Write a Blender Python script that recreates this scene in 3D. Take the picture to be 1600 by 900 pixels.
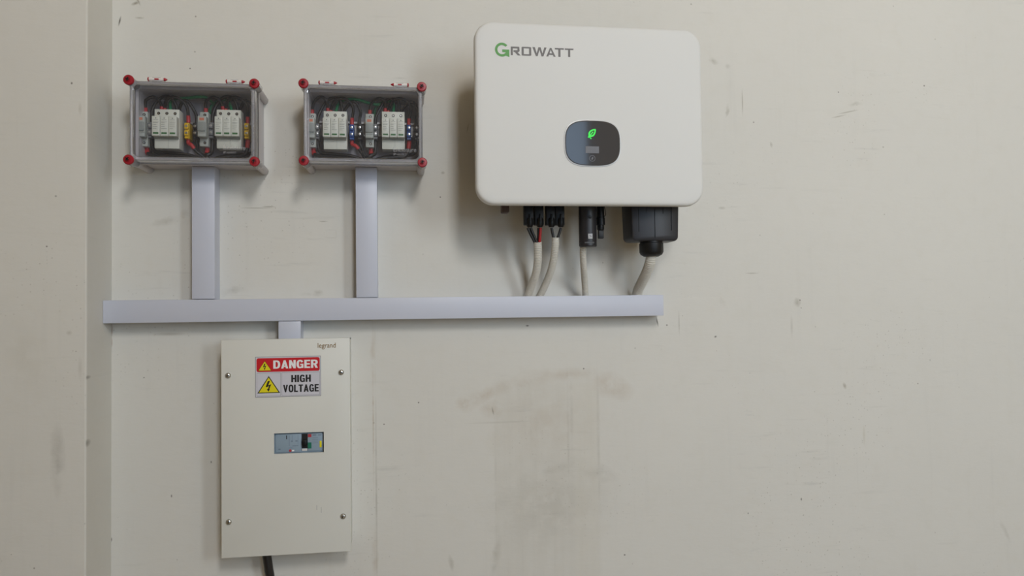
import bpy, bmesh, math, random
from mathutils import Vector, Matrix
random.seed(4)
scn = bpy.context.scene
for o in list(bpy.data.objects): bpy.data.objects.remove(o)
COL = scn.collection
R = math.radians

# ------------------------------------------------------------------ camera
cam_d = bpy.data.cameras.new('camera'); cam = bpy.data.objects.new('camera', cam_d); COL.objects.link(cam)
cam_d.sensor_width = 36; cam_d.lens = 26; cam_d.clip_start = 0.02
CP = Vector((0, -1.85, 1.5))
CM = Matrix.Rotation(R(-8), 3, 'Z') @ Matrix.Rotation(R(91.5), 3, 'X') @ Matrix.Rotation(R(-0.69), 3, 'Z')
cam.matrix_world = Matrix.Translation(CP) @ CM.to_4x4()
scn.camera = cam
FPX = 26 / 36 * 1600
# ------------------------------------------------------------------ world, light, exposure
w = bpy.data.worlds.new('world'); scn.world = w; w.use_nodes = True
w.node_tree.nodes['Background'].inputs[0].default_value = (0.50, 0.72, 1.0, 1)
w.node_tree.nodes['Background'].inputs[1].default_value = 2.6
def area(name, loc, target, sx, sy, power, col):
    l = bpy.data.lights.new(name, 'AREA'); l.shape = 'RECTANGLE'; l.size = sx; l.size_y = sy
    l.energy = power; l.color = col
    o = bpy.data.objects.new(name, l); COL.objects.link(o); o.location = loc
    o.rotation_euler = (Vector(target) - Vector(loc)).to_track_quat('-Z', 'Y').to_euler()
    return o
LX, LZ = 0.72, 3.42
area('daylight_upper_window', (LX, -3.58, LZ), (LX, 0, LZ), 0.52, 0.90, 52, (1.0, 0.99, 0.97))
area('fill_light_right', (2.35, -3.58, 2.3), (2.35, 0, 2.3), 0.66, 1.36, 36, (0.84, 0.93, 1.0))  # second area lamp is an added fill that brightens the right of the wall
door_sky = area('daylight_doorway', (0.845, -3.62, 1.43), (0.845, 0, 1.43), 0.88, 2.86, 1, (1, 1, 1))
door_sky.data.cycles.is_portal = True                # the sky seen through the doorway lights the room
scn.view_settings.view_transform = 'Standard'; scn.view_settings.look = 'None'
scn.view_settings.exposure = 0.0; scn.view_settings.gamma = 1; scn.view_settings.use_curve_mapping = False
scn.cycles.adaptive_threshold = 0.02; scn.cycles.max_bounces = 7; scn.cycles.diffuse_bounces = 3; scn.cycles.glossy_bounces = 3; scn.cycles.transparent_max_bounces = 24

# ------------------------------------------------------------------ helpers
def at(px, py, d=0.0):
    """point of the photograph seen at distance d in front of the back wall"""
    v = CM @ Vector(((px - 800) / FPX, -(py - 450) / FPX, -1))
    t = (-d - CP.y) / v.y
    return CP + v * t

class NT:
    def __init__(s, m): s.t = m.node_tree; s.n = s.t.nodes; s.l = s.t.links
    def add(s, typ, **kw):
        n = s.n.new(typ)
        for k, v in kw.items(): setattr(n, k, v)
        return n
    def link(s, a, b): s.l.new(a, b)

MATS = {}
def mat(name, col, rough=0.5, metal=0.0, var=0.06, scale=30, bump=0.0, bscale=200, spec=0.5, emit=None, es=0):
    m = bpy.data.materials.new(name); m.use_nodes = True; k = NT(m); b = k.n['Principled BSDF']
    b.inputs['Roughness'].default_value = rough; b.inputs['Metallic'].default_value = metal
    b.inputs['Specular IOR Level'].default_value = spec
    tc = k.add('ShaderNodeTexCoord'); nz = k.add('ShaderNodeTexNoise'); nz.inputs['Scale'].default_value = scale; nz.inputs['Detail'].default_value = 4
    k.link(tc.outputs['Object'], nz.inputs['Vector'])
    mx = k.add('ShaderNodeMix', data_type='RGBA')
    mx.inputs[6].default_value = (*[c * (1 - var) for c in col], 1); mx.inputs[7].default_value = (*[min(1, c * (1 + var)) for c in col], 1)
    k.link(nz.outputs['Fac'], mx.inputs[0]); k.link(mx.outputs[2], b.inputs['Base Color'])
    if bump:
        n2 = k.add('ShaderNodeTexNoise'); n2.inputs['Scale'].default_value = bscale; k.link(tc.outputs['Object'], n2.inputs['Vector'])
        bp = k.add('ShaderNodeBump'); bp.inputs['Strength'].default_value = bump; bp.inputs['Distance'].default_value = 0.002
        k.link(n2.outputs['Fac'], bp.inputs['Height']); k.link(bp.outputs[0], b.inputs['Normal'])
    if emit:
        b.inputs['Emission Color'].default_value = (*emit, 1); b.inputs['Emission Strength'].default_value = es
    MATS[name] = m
    return m

def lin(r, g, b):
    f = lambda c: (c / 255) / 12.92 if c <= 10 else ((c / 255 + 0.055) / 1.055) ** 2.4
    return (f(r), f(g), f(b))

def wall_mat(name, base, marks, streaks=(), face=0.0):
    """old cream distemper: clouding, fine scuffs, specks and named marks with shapes of their own.
    marks: (x, z, half width, half height, angle, colour, strength, softness)"""
    m = bpy.data.materials.new(name); m.use_nodes = True; k = NT(m); b = k.n['Principled BSDF']
    b.inputs['Roughness'].default_value = 0.75; b.inputs['Specular IOR Level'].default_value = 0.25
    tc = k.add('ShaderNodeTexCoord'); P = tc.outputs['Object']
    def noise(sc, det=3, vec=None, rough=0.5):
        n = k.add('ShaderNodeTexNoise'); n.inputs['Scale'].default_value = sc; n.inputs['Detail'].default_value = det; n.inputs['Roughness'].default_value = rough
        k.link(vec or P, n.inputs['Vector']); return n
    def ramp(v, a, c, lo=0, hi=1):
        r = k.add('ShaderNodeMapRange'); r.inputs[1].default_value = a; r.inputs[2].default_value = c; r.inputs[3].default_value = lo; r.inputs[4].default_value = hi
        k.link(v, r.inputs[0]); return r.outputs[0]
    def mth(op, a, v, w_=None, clamp=False):
        q = k.add('ShaderNodeMath', operation=op); q.use_clamp = clamp; k.link(a, q.inputs[0])
        for i, u in ((1, v), (2, w_)):
            if u is None: continue
            if isinstance(u, (int, float)): q.inputs[i].default_value = u
            else: k.link(u, q.inputs[i])
        return q.outputs[0]
    def mul(a, v): return mth('MULTIPLY', a, v)
    def scaled(v):
        q = k.add('ShaderNodeVectorMath', operation='MULTIPLY'); k.link(P, q.inputs[0]); q.inputs[1].default_value = v; return q.outputs[0]
    def mixc(prev, fac, col):
        x = k.add('ShaderNodeMix', data_type='RGBA'); k.link(fac, x.inputs[0])
        if isinstance(prev, tuple): x.inputs[6].default_value = (*prev, 1)
        else: k.link(prev, x.inputs[6])
        x.inputs[7].default_value = (*col, 1); return x.outputs[2]
    big = noise(2.6, 3); bs = k.add('ShaderNodeSeparateColor'); k.link(big.outputs['Color'], bs.inputs[0])
    fine = noise(22, 4, None, .6); fs = k.add('ShaderNodeSeparateColor'); k.link(fine.outputs['Color'], fs.inputs[0])
    c = mixc(base, mul(ramp(bs.outputs[0], .35, .7), .30), tuple(v * .93 for v in base))
    c = mixc(c, mul(ramp(fs.outputs[0], .5, .75), .22), (base[0] * .9, base[1] * .885, base[2] * .84))
    sc_ = noise(1.0, 4, scaled((6, 1, 60)), .6); ss = k.add('ShaderNodeSeparateColor'); k.link(sc_.outputs['Color'], ss.inputs[0])   # horizontal trowel scuffs
    c = mixc(c, mul(mul(ramp(ss.outputs[0], .60, .76), ramp(bs.outputs[1], .44, .60)), .48), tuple(v * .74 for v in base))
    c = mixc(c, mul(mul(ramp(ss.outputs[1], .60, .76), ramp(bs.outputs[2], .50, .66)), .30), tuple(min(1, v * 1.08) for v in base))
    vs = noise(1.0, 4, scaled((45, 1, 2.2)), .6).outputs['Fac']                                           # faint vertical streaks
    c = mixc(c, mul(mul(ramp(vs, .56, .78), ramp(bs.outputs[0], .40, .6)), .20), tuple(v * .8 for v in base))
    def specks(scale, r0, r1, pick, mask, st, col):
        vo = k.add('ShaderNodeTexVoronoi'); vo.inputs['Scale'].default_value = scale; k.link(P, vo.inputs['Vector'])
        sp = k.add('ShaderNodeSeparateColor'); k.link(vo.outputs['Color'], sp.inputs[0])
        f = mul(ramp(vo.outputs['Distance'], r0, r1, 1, 0), ramp(sp.outputs[0], *pick))
        if mask: f = mul(f, mask)
        return mixc(c, mul(f, st), col)
    c = specks(24, .030, .065, (.84, .97), None, .65, lin(112, 104, 90))
    c = specks(120, .10, .24, (.55, .9), ramp(bs.outputs[1], .54, .64), .42, lin(140, 132, 116))
    c = specks(55, .045, .10, (.84, .98), ramp(bs.outputs[2], .50, .62), .5, lin(126, 118, 102))
    sub = k.add('ShaderNodeVectorMath', operation='MULTIPLY_ADD'); k.link(fine.outputs['Color'], sub.inputs[0]); sub.inputs[1].default_value = (.022,) * 3; sub.inputs[2].default_value = (-.011,) * 3
    ad = k.add('ShaderNodeVectorMath', operation='ADD'); k.link(P, ad.inputs[0]); k.link(sub.outputs[0], ad.inputs[1])
    grain = ramp(fs.outputs[1], .32, .6)
    rots = {}
    def coords(ang, warped):
        key = (round(ang / 12) * 12, warped)
        src = ad.outputs[0] if warped else P
        if key[0] == 0: return src, 0
        if key not in rots:
            r = k.add('ShaderNodeVectorRotate', rotation_type='Y_AXIS'); r.inputs['Angle'].default_value = R(key[0]); k.link(src, r.inputs['Vector']); rots[key] = r.outputs[0]
        return rots[key], R(key[0])
    acc = {}
    for (x, z, hw, hh, ang, col, st, soft) in marks:
        warped = hw > .006 and hh > .006; src, a = coords(ang, warped)
        q = Matrix.Rotation(a, 3, 'Y') @ Vector((x, 0, z))
        va = k.add('ShaderNodeVectorMath', operation='MULTIPLY_ADD'); k.link(src, va.inputs[0]); va.inputs[1].default_value = (1 / hw, 1 / .03, 1 / hh); va.inputs[2].default_value = (-q.x / hw, face / .03, -q.z / hh)
        ln = k.add('ShaderNodeVectorMath', operation='LENGTH'); k.link(va.outputs[0], ln.inputs[0])
        g = 1.25 * st; f = mth('MULTIPLY_ADD', ln.outputs['Value'], -g, g, clamp=True)
        key = (col, warped or hh > .05)
        acc[key] = f if key not in acc else mth('MAXIMUM', acc[key], f)
    for (col, gr), f in acc.items(): c = mixc(c, mul(f, grain) if gr else f, col)
    for (x0, x1, z0, z1, col, st, edge) in streaks:      # rectangular replastered patches
        sx = k.add('ShaderNodeSeparateXYZ'); k.link(ad.outputs[0], sx.inputs[0])
        f = mul(mul(ramp(sx.outputs[0], x0, x0 + edge), ramp(sx.outputs[0], x1 - edge, x1, 1, 0)), ramp(sx.outputs[2], z1 - edge * 4, z1, 1, 0))
        c = mixc(c, mul(mul(f, ramp(vs, .3, .7, .35, 1)), st), col)
    k.link(c, b.inputs['Base Color'])
    bp = k.add('ShaderNodeBump'); bp.inputs['Strength'].default_value = .22; bp.inputs['Distance'].default_value = .004
    k.link(noise(14, 5, scaled((1, 1, 2.5)), .6).outputs['Fac'], bp.inputs['Height']); k.link(bp.outputs[0], b.inputs['Normal'])
    return m

def quad_of(geom): return [g for g in geom if isinstance(g, bmesh.types.BMVert)]
def box(bm, x0, x1, d0, d1, z0, z1, bev=0.0, seg=2):
    """box from x0..x1, distance d0..d1 off the wall, z0..z1"""
    r = bmesh.ops.create_cube(bm, size=1)
    vs = r['verts']
    for v in vs:
        v.co = Vector((x0 + (v.co.x + .5) * (x1 - x0), -(d0 + (v.co.y + .5) * (d1 - d0)), z0 + (v.co.z + .5) * (z1 - z0)))
    fs = list({f for v in vs for f in v.link_faces})
    bmesh.ops.recalc_face_normals(bm, faces=fs)
    if bev:
        es = list({e for v in vs for e in v.link_edges})
        bmesh.ops.bevel(bm, geom=es, offset=bev, segments=seg, affect='EDGES', profile=.5)
    return bm
def bmk(): return bmesh.new()
def B(*a, **k): return box(bmk(), *a, **k)
def lathe(bm, origin, axis, prof, n=20):
    """rings (radius, distance along axis) round an axis"""
    axis = Vector(axis).normalized(); q = axis.to_track_quat('Z', 'Y'); rings = []
    for (r, h) in prof:
        c = Vector(origin) + axis * h
        if r <= 1e-6: rings.append([bm.verts.new(c)])
        else: rings.append([bm.verts.new(c + q @ Vector((r * math.cos(2 * math.pi * i / n), r * math.sin(2 * math.pi * i / n), 0))) for i in range(n)])
    for a, b2 in zip(rings, rings[1:]):
        for i in range(n):
            j = (i + 1) % n
            if len(a) == 1 and len(b2) == 1: continue
            if len(a) == 1: bm.faces.new((a[0], b2[j], b2[i])[::-1])
            elif len(b2) == 1: bm.faces.new((a[i], a[j], b2[0]))
            else: bm.faces.new((a[i], a[j], b2[j], b2[i]))
    for rr, fl in ((rings[0], True), (rings[-1], False)):
        if len(rr) > 2: bm.faces.new(rr[::-1] if fl else rr)
    return bm
def smooth_path(pts, per=8):
    pts = [Vector(p) for p in pts]; P = [pts[0] * 2 - pts[1]] + pts + [pts[-1] * 2 - pts[-2]]; out = []
    for i in range(1, len(P) - 2):
        a, b2, c, d = P[i - 1:i + 3]
        for s in range(per):
            t = s / per
            out.append(.5 * ((2 * b2) + (c - a) * t + (2 * a - 5 * b2 + 4 * c - d) * t * t + (3 * b2 - a - 3 * c + d) * t ** 3))
    out.append(pts[-1]); return out
def resample(path, step):
    out = [path[0]]; acc = 0
    for a, b2 in zip(path, path[1:]):
        L = (b2 - a).length; pos = 0
        while acc + (L - pos) >= step:
            pos += step - acc; acc = 0; out.append(a.lerp(b2, pos / L))
        acc += L - pos
    return out
def tube(bm, path, rad, n=10):
    """rad: number or function of (index, count)"""
    N = len(path); t0 = (path[1] - path[0]).normalized()
    u = t0.orthogonal().normalized(); rings = []
    for i, p in enumerate(path):
        t = (path[min(i + 1, N - 1)] - path[max(i - 1, 0)]).normalized()
        u = (u - t * u.dot(t)).normalized(); v = t.cross(u); r = rad(i, N) if callable(rad) else rad
        rings.append([bm.verts.new(p + (u * math.cos(2 * math.pi * k / n) + v * math.sin(2 * math.pi * k / n)) * r) for k in range(n)])
    for a, b2 in zip(rings, rings[1:]):
        for i in range(n):
            j = (i + 1) % n; bm.faces.new((a[i], a[j], b2[j], b2[i]))
    bm.faces.new(rings[0][::-1]); bm.faces.new(rings[-1]); return bm
def rrect(cx, cz, w_, h_, r, n=8):
    out = []
    for (sx, sz, a0) in ((1, 1, 0), (-1, 1, 90), (-1, -1, 180), (1, -1, 270)):
        for i in range(n + 1):
            a = R(a0 + 90 * i / n); out.append((cx + sx * (w_ / 2 - r) + r * math.cos(a), cz + sz * (h_ / 2 - r) + r * math.sin(a)))
    return out
def loft(bm, rings, cap0=True, cap1=True):
    """rings: list of (2D outline in x,z ; distance off the wall)"""
    rs = [[bm.verts.new((x, -d, z)) for x, z in pts] for pts, d in rings]; n = len(rs[0])
    for a, b2 in zip(rs, rs[1:]):
        for i in range(n):
            j = (i + 1) % n; bm.faces.new((a[i], a[j], b2[j], b2[i]))
    if cap0: bm.faces.new(rs[0][::-1])
    if cap1: bm.faces.new(rs[-1])
    return bm
def poly(bm, pts, d0, d1):
    """flat print or plate cut to an outline"""
    return loft(bm, [(pts, d0), (pts, d1)])

def empty(name, loc, rot=0):
    o = bpy.data.objects.new(name, None); COL.objects.link(o); o.location = loc; o.rotation_euler = (0, rot, 0); o.empty_display_size = .02
    return o
def tag(o, label, cat, group=None):
    o['label'] = label; o['category'] = cat
    if group: o['group'] = group
    return o
def thing(name, loc, label, cat, group=None): return tag(empty(name, loc), label, cat, group)
def root_of(o):
    while o.parent: o = o.parent
    return o
def obj(name, bm, m, parent=None, smooth=True, label=None, local=False):
    """one mesh object; vertices come in world coordinates and move into the parent's frame (unless local)"""
    if parent is not None and not local:
        off = Vector(); p = parent
        while p is not None: off += p.location; p = p.parent
        bmesh.ops.translate(bm, verts=bm.verts, vec=-off)
    bmesh.ops.recalc_face_normals(bm, faces=bm.faces)
    me = bpy.data.meshes.new(name); bm.to_mesh(me); bm.free()
    me.materials.append(MATS[m] if isinstance(m, str) else m)
    if smooth:
        me.polygons.foreach_set('use_smooth', [True] * len(me.polygons))
        me.set_sharp_from_angle(angle=R(38))
    else: me.polygons.foreach_set('use_smooth', [False] * len(me.polygons))
    o = bpy.data.objects.new(name, me); COL.objects.link(o)
    if parent is not None: o.parent = parent
    if label: o['label'] = label
    return o
def single(name, bm, m, label, cat, group=None, base=None):
    """a thing that is one mesh, origin at its base"""
    vs = [v.co for v in bm.verts]
    loc = Vector(base) if base else Vector((sum(v.x for v in vs) / len(vs), sum(v.y for v in vs) / len(vs), min(v.z for v in vs)))
    bmesh.ops.translate(bm, verts=bm.verts, vec=-loc)
    o = obj(name, bm, m); o.location = loc
    return tag(o, label, cat, group)
def copy_tree(o, parent=None):
    c = o.copy(); COL.objects.link(c)
    if parent: c.parent = parent
    for ch in list(o.children): copy_tree(ch, c)
    return c
def text_mesh(s, x0, x1, z0, z1, d, bold=0.0, thick=.0002, shear=0, space=1.0):
    """letters fitted to a rectangle on a plane facing the room"""
    cu = bpy.data.curves.new('t', 'FONT'); cu.body = s; cu.offset = bold; cu.shear = shear; cu.space_character = space; cu.resolution_u = 4
    o = bpy.data.objects.new('t', cu); COL.objects.link(o)
    bpy.context.view_layer.update()
    me = bpy.data.meshes.new_from_object(o.evaluated_get(bpy.context.evaluated_depsgraph_get()))
    bm = bmk(); bm.from_mesh(me); bpy.data.objects.remove(o); bpy.data.curves.remove(cu); bpy.data.meshes.remove(me)
    xs = [v.co.x for v in bm.verts]; ys = [v.co.y for v in bm.verts]; a, b2, c, e = min(xs), max(xs), min(ys), max(ys)
    for v in bm.verts: v.co = Vector((x0 + (v.co.x - a) / (b2 - a) * (x1 - x0), -d, z0 + (v.co.y - c) / (e - c) * (z1 - z0)))
    r = bmesh.ops.extrude_face_region(bm, geom=list(bm.faces))
    for v in r['geom']:
        if isinstance(v, bmesh.types.BMVert): v.co.y -= thick
    return bm

# ------------------------------------------------------------------ materials
CREAM = lin(216, 213, 205)
speck = lin(84, 78, 68)
mat('trunk_grey', lin(199, 202, 214), .42, var=.02, scale=9)
mat('box_grey', lin(196, 190, 190), .4, var=.02)
mat('plate_grey', lin(178, 174, 178), .5, var=.05)
mat('screw_red', lin(158, 18, 34), .42, var=.05)
mat('black_hole', lin(14, 12, 12), .6)
mat('pin_white', lin(225, 220, 215), .35)
mat('spd_white', lin(226, 226, 212), .45, var=.015)
mat('spd_line', lin(150, 152, 142), .5)
mat('print_grey', lin(118, 122, 116), .6)
mat('flag_green', lin(52, 112, 58), .45)
mat('fuse_grey', lin(182, 185, 176), .45, var=.02)
mat('fuse_dark', lin(150, 154, 148), .45, var=.02)
mat('print_orange', lin(216, 128, 96), .6)
mat('term_grey', lin(128, 130, 132), .5)
mat('term_yellow', lin(232, 186, 14), .42)
mat('term_blue', lin(20, 74, 146), .4)
mat('term_black', lin(24, 24, 26), .35)
mat('steel', lin(190, 190, 186), .28, 1.0, var=.05)
mat('rail', lin(160, 160, 160), .4, .8)
mat('wire_black', lin(26, 24, 24), .42, var=.1)
mat('wire_green', lin(18, 128, 80), .42)
mat('wire_red', lin(158, 32, 34), .42)
mat('foot_brown', lin(78, 60, 52), .6)
mat('sleeve_red', lin(190, 44, 48), .45)
mat('inv_white', lin(217, 216, 212), .6, var=.012, scale=6)
mat('chassis', lin(120, 118, 112), .45, .5)
mat('black_plastic', lin(15, 15, 16), .45, spec=.35, var=.08)
mat('black_satin', lin(38, 37, 40), .4, spec=.4, var=.05, bump=.05, bscale=500)
mat('display_black', lin(70, 69, 70), .06, var=.02, spec=.7)
mat('display_ring', lin(185, 185, 184), .45, .4)
mat('display_screen', lin(92, 90, 92), .3, var=.12, scale=120)
mat('display_mark', lin(110, 110, 115), .4)
mat('leaf_green', lin(6, 150, 30), .4, emit=lin(0, 240, 50), es=.62)
mat('logo_green', lin(52, 138, 14), .45)
mat('logo_grey', lin(84, 78, 74), .45)
mat('conduit', lin(206, 202, 192), .5, var=.03)
mat('white_print', lin(235, 235, 235), .5)
mat('db_cream', lin(218, 217, 209), .45, var=.012, scale=5)
mat('db_gold', lin(136, 104, 40), .4, .3)
mat('sign_white', lin(205, 203, 210), .45, var=.01)
mat('sign_red', lin(196, 18, 30), .45, var=.02)
mat('sign_yellow', lin(226, 212, 20), .45, var=.02)
mat('sign_black', lin(18, 16, 16), .5)
mat('sign_grey', lin(120, 122, 126), .5)
mat('breaker_blue', lin(142, 160, 174), .42, var=.03)
mat('breaker_shade', lin(112, 128, 142), .45)
mat('flag_red', lin(178, 60, 66), .45)
mat('flag_teal', lin(20, 110, 84), .45)
mat('outside', lin(150, 150, 145), .7)
mat('floor_stone', lin(186, 166, 138), .5, var=.12, scale=6)
mat('frame_brown', lin(90, 72, 58), .5)
def clear_plastic():
    m = bpy.data.materials.new('clear_plastic'); m.use_nodes = True; k = NT(m); k.n.remove(k.n['Principled BSDF']); out = k.n['Material Output']
    tr = k.add('ShaderNodeBsdfTransparent'); tr.inputs[0].default_value = (.955, .955, .96, 1)
    gl = k.add('ShaderNodeBsdfGlossy'); gl.inputs['Roughness'].default_value = .06
    df = k.add('ShaderNodeBsdfDiffuse'); df.inputs[0].default_value = (.78, .76, .78, 1)
    fr = k.add('ShaderNodeFresnel'); fr.inputs[0].default_value = 1.33
    m1 = k.add('ShaderNodeMixShader'); m2 = k.add('ShaderNodeMixShader')
    nz = k.add('ShaderNodeTexNoise'); nz.inputs['Scale'].default_value = 14; tc = k.add('ShaderNodeTexCoord'); k.link(tc.outputs['Object'], nz.inputs['Vector'])
    mr = k.add('ShaderNodeMapRange'); mr.inputs[3].default_value = .006; mr.inputs[4].default_value = .028; k.link(nz.outputs['Fac'], mr.inputs[0])
    k.link(mr.outputs[0], m1.inputs[0]); k.link(tr.outputs[0], m1.inputs[1]); k.link(df.outputs[0], m1.inputs[2])
    k.link(fr.outputs[0], m2.inputs[0]); k.link(m1.outputs[0], m2.inputs[1]); k.link(gl.outputs[0], m2.inputs[2]); k.link(m2.outputs[0], out.inputs[0])
    MATS['clear'] = m
    m = m.copy(); m.name = 'frosted_plastic'
    for n in m.node_tree.nodes:
        if n.type == 'MAP_RANGE': n.inputs[3].default_value = .3; n.inputs[4].default_value = .45
    MATS['frosted'] = m
    m = m.copy(); m.name = 'moulded_lettering'
    for n in m.node_tree.nodes:
        if n.type == 'MAP_RANGE': n.inputs[3].default_value = .10; n.inputs[4].default_value = .22
    MATS['moulded'] = m
    m = m.copy(); m.name = 'rim_plastic'
    for n in m.node_tree.nodes:
        if n.type == 'MAP_RANGE': n.inputs[3].default_value = .16; n.inputs[4].default_value = .30
        if n.type == 'BSDF_GLOSSY': n.inputs['Roughness'].default_value = .22
    MATS['rim'] = m
clear_plastic()

# ------------------------------------------------------------------ the room
def struct(name, bm, m, parent=None):
    o = obj(name, bm, m, parent, smooth=False)
    if parent is None: o['kind'] = 'structure'
    return o
speck = lin(84, 78, 68)
grime, brown, pale = lin(150, 143, 128), lin(176, 156, 132), lin(196, 190, 176)
def mk(px, py, wpx, hpx, ang, col, st, soft=.8):
    p = at(px, py); return (p.x, p.z, wpx * .00158, hpx * .00158, ang, col, st, soft)
marks = [
    mk(727, 632, 20, 14, 0, brown, .5), mk(770, 640, 26, 18, 0, brown, .4), mk(752, 620, 52, 12, 24, brown, .36), mk(815, 600, 90, 15, 12, brown, .26), mk(850, 660, 110, 70, 0, brown, .2), mk(860, 790, 120, 90, 0, grime, .22),
    mk(880, 585, 80, 12, 4, brown, .3), mk(955, 603, 44, 24, -25, brown, .38), mk(860, 735, 80, 12, 8, grime, .24), mk(925, 735, 60, 18, -22, grime, .26),
    mk(770, 642, 1.6, 8, 12, grime, .8), mk(780, 660, 60, 2, 0, grime, .2),
    mk(583, 640, 1.6, 160, 0, brown, .55), mk(588, 760, 2.0, 200, 0, grime, .4), mk(583, 560, 5, 60, 0, brown, .3), mk(586, 870, 6, 50, 0, brown, .3),
    mk(935, 700, 3.2, 150, 0, grime, .26), mk(888, 700, 3, 150, 0, grime, .2), mk(893, 640, 3.6, 70, 0, grime, .22), mk(775, 780, 3, 130, 0, grime, .18),
    mk(775, 870, 8, 40, -12, grime, .4), mk(705, 880, 5, 16, 10, grime, .4),
    mk(1245, 473, 8, 8, 30, grime, .55), mk(1250, 469, 1.6, 1.6, 0, speck, .9), mk(1130, 473, 7, 10, 0, grime, .4), mk(1118, 526, 3, 2, 20, speck, .8), mk(1237, 510, 3, 22, 0, grime, .22),
    mk(1136, 172, 4, 14, -8, grime, .6), mk(1160, 160, 1.4, 26, -6, grime, .6), mk(1325, 175, 24, 1.5, 8, grime, .55), mk(1335, 163, 20, 4, 15, grime, .25), mk(1310, 182, 16, 1.5, 12, grime, .5),
    mk(1115, 95, 10, 6, -30, grime, .45), mk(1137, 104, 8, 5, 0, grime, .35), mk(1444, 134, 1.8, 2, 0, speck, .9), mk(1310, 144, 1.5, 1.5, 0, speck, .9),
    mk(1128, 325, 8, 3, 0, grime, .35), mk(1175, 427, 14, 1.5, 0, grime, .45), mk(1205, 226, 3, 6, 10, grime, .4), mk(1320, 602, 4, 7, 15, grime, .6),
    mk(1252, 780, 1.8, 3, 0, speck, .8), mk(1169, 802, 1.4, 2, 0, speck, .8), mk(1570, 830, 6, 24, 25, grime, .3), mk(1350, 680, 3, 20, 0, pale, .5),
    mk(976, 867, 2, 1.6, 0, speck, .9), mk(824, 509, 3.5, 1.5, 0, speck, .9), mk(912, 576, 1.6, 1.6, 0, speck, .95), mk(654, 629, 1.6, 1.6, 0, speck, .95), mk(600, 663, 1.5, 1.5, 0, speck, .9),
    mk(1027, 503, 1.6, 9, 10, speck, .8), mk(1042, 508, 1.8, 2, 0, speck, .8), mk(1061, 505, 1.4, 24, 0, grime, .4),
    mk(174, 516, 2.4, 12, 0, lin(150, 104, 72), .7), mk(174, 535, 2, 9, 0, lin(150, 112, 80), .6), mk(171, 467, 3, 2.5, 0, speck, .9), mk(170, 371, 1.6, 2.4, 0, speck, .9),
    mk(174, 843, 1.5, 4, 0, speck, .8), mk(187, 33, 1.6, 9, -10, speck, .9), mk(212, 5, 8, 3, 30, grime, .8), mk(218, 28, 8, 2, 0, grime, .5), mk(216, 2, 2, 8, 20, grime, .7),
    mk(260, 345, 26, 8, 15, grime, .3), mk(290, 335, 8, 8, 0, grime, .4), mk(400, 325, 30, 1.2, 0, grime, .5), mk(420, 323, 12, 1.5, 5, grime, .6), mk(505, 346, 8, 1.3, 5, grime, .6),
    mk(480, 460, 26, 4, 5, grime, .4), mk(495, 457, 10, 4, 0, grime, .5), mk(360, 455, 26, 7, 10, grime, .3), mk(340, 445, 3, 4, 0, grime, .6), mk(265, 522, 26, 3, 0, grime, .35),
    mk(625, 122, 14, 2, 0, grime, .2), mk(297, 107, 1.6, 1.6, 0, speck, .9), mk(692, 270, 4, 3, 0, grime, .5), mk(688, 308, 1.6, 1.6, 0, speck, .9), mk(731, 200, 1.2, 9, -8, grime, .6),
    mk(225, 590, 1.4, 1.4, 0, speck, .8), mk(330, 722, 1.4, 2.4, 0, speck, .8), mk(268, 775, 1.4, 3, 0, speck, .8),
]
pa, pb = at(768, 590), at(938, 590)
WALL = wall_mat('cream_wall', CREAM, marks, [(pa.x, pb.x, -.5, pb.z + .02, lin(196, 191, 179), .30, .012), (at(893, 600).x, at(934, 600).x, -.5, pb.z + .012, lin(216, 211, 198), .3, .008)])
def pm(px, py, wpx, hpx, ang, col, st, soft=.8):
    p = at(px, py, .137); return (p.x, p.z, wpx * .00146, hpx * .00146, ang, col, st, soft)
PILL = wall_mat('cream_pillar', CREAM, [
    pm(136, 693, 2.5, 8, 0, speck, .9), pm(136, 590, 2, 4, 0, speck, .9), pm(137, 425, 1.5, 5, 0, speck, .8), pm(138, 65, 1.2, 14, 0, grime, .7), pm(137, 480, 1.5, 8, 0, speck, .8),
    pm(112, 130, 1.8, 2.4, 0, speck, .9), pm(73, 385, 1.6, 1.6, 0, speck, .9), pm(90, 720, 12, 60, 0, lin(176, 172, 164), .6), pm(136, 860, 1.4, 22, 0, grime, .8),
    pm(125, 170, 3, 12, 0, grime, .25), pm(125, 575, 4, 20, 0, grime, .2), pm(108, 520, 5, 4, 0, grime, .3), pm(137, 300, 1.5, 40, 0, grime, .4), pm(40, 560, 40, 80, 20, pale, .25)], face=.137)
XP = (at(137, 450, .137).x + at(173, 450, 0).x) / 2      # right face of the projecting pillar
struct('wall_back', B(-1.9, 3.0, -.2, 0, 0, 4.3), WALL)
struct('wall_pillar', B(-1.8, XP, -.01, .137, 0, 4.3, bev=.003), PILL)
mat('cement', lin(184, 166, 138), .8, var=.12, scale=5)
HC = 4.3
struct('wall_left', B(-1.9, -1.8, 0, 3.6, 0, HC), 'cement')
struct('wall_right', B(2.9, 3.0, 0, 3.6, 0, HC), 'cement')
W1 = (LX - .285, LX + .285, LZ - .47, LZ + .47)       # high window in the wall opposite
DX0, DX1, DZ = .40, 1.29, 2.86                      # open doorway below it
FILL = (2.0, 2.7, 1.6, 3.0)                          # unseen opening added to house the right-hand fill lamp
bm = bmk()
for q in [(-1.9, DX0, 0, HC), (DX0, DX1, DZ, W1[2]), (DX0, W1[0], W1[2], W1[3]), (W1[1], DX1, W1[2], W1[3]), (DX0, DX1, W1[3], HC), (DX1, FILL[0], 0, HC), (FILL[0], FILL[1], 0, FILL[2]), (FILL[0], FILL[1], FILL[3], HC), (FILL[1], 3.0, 0, HC)]: box(bm, q[0], q[1], 3.6, 3.7, q[2], q[3])
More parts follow.
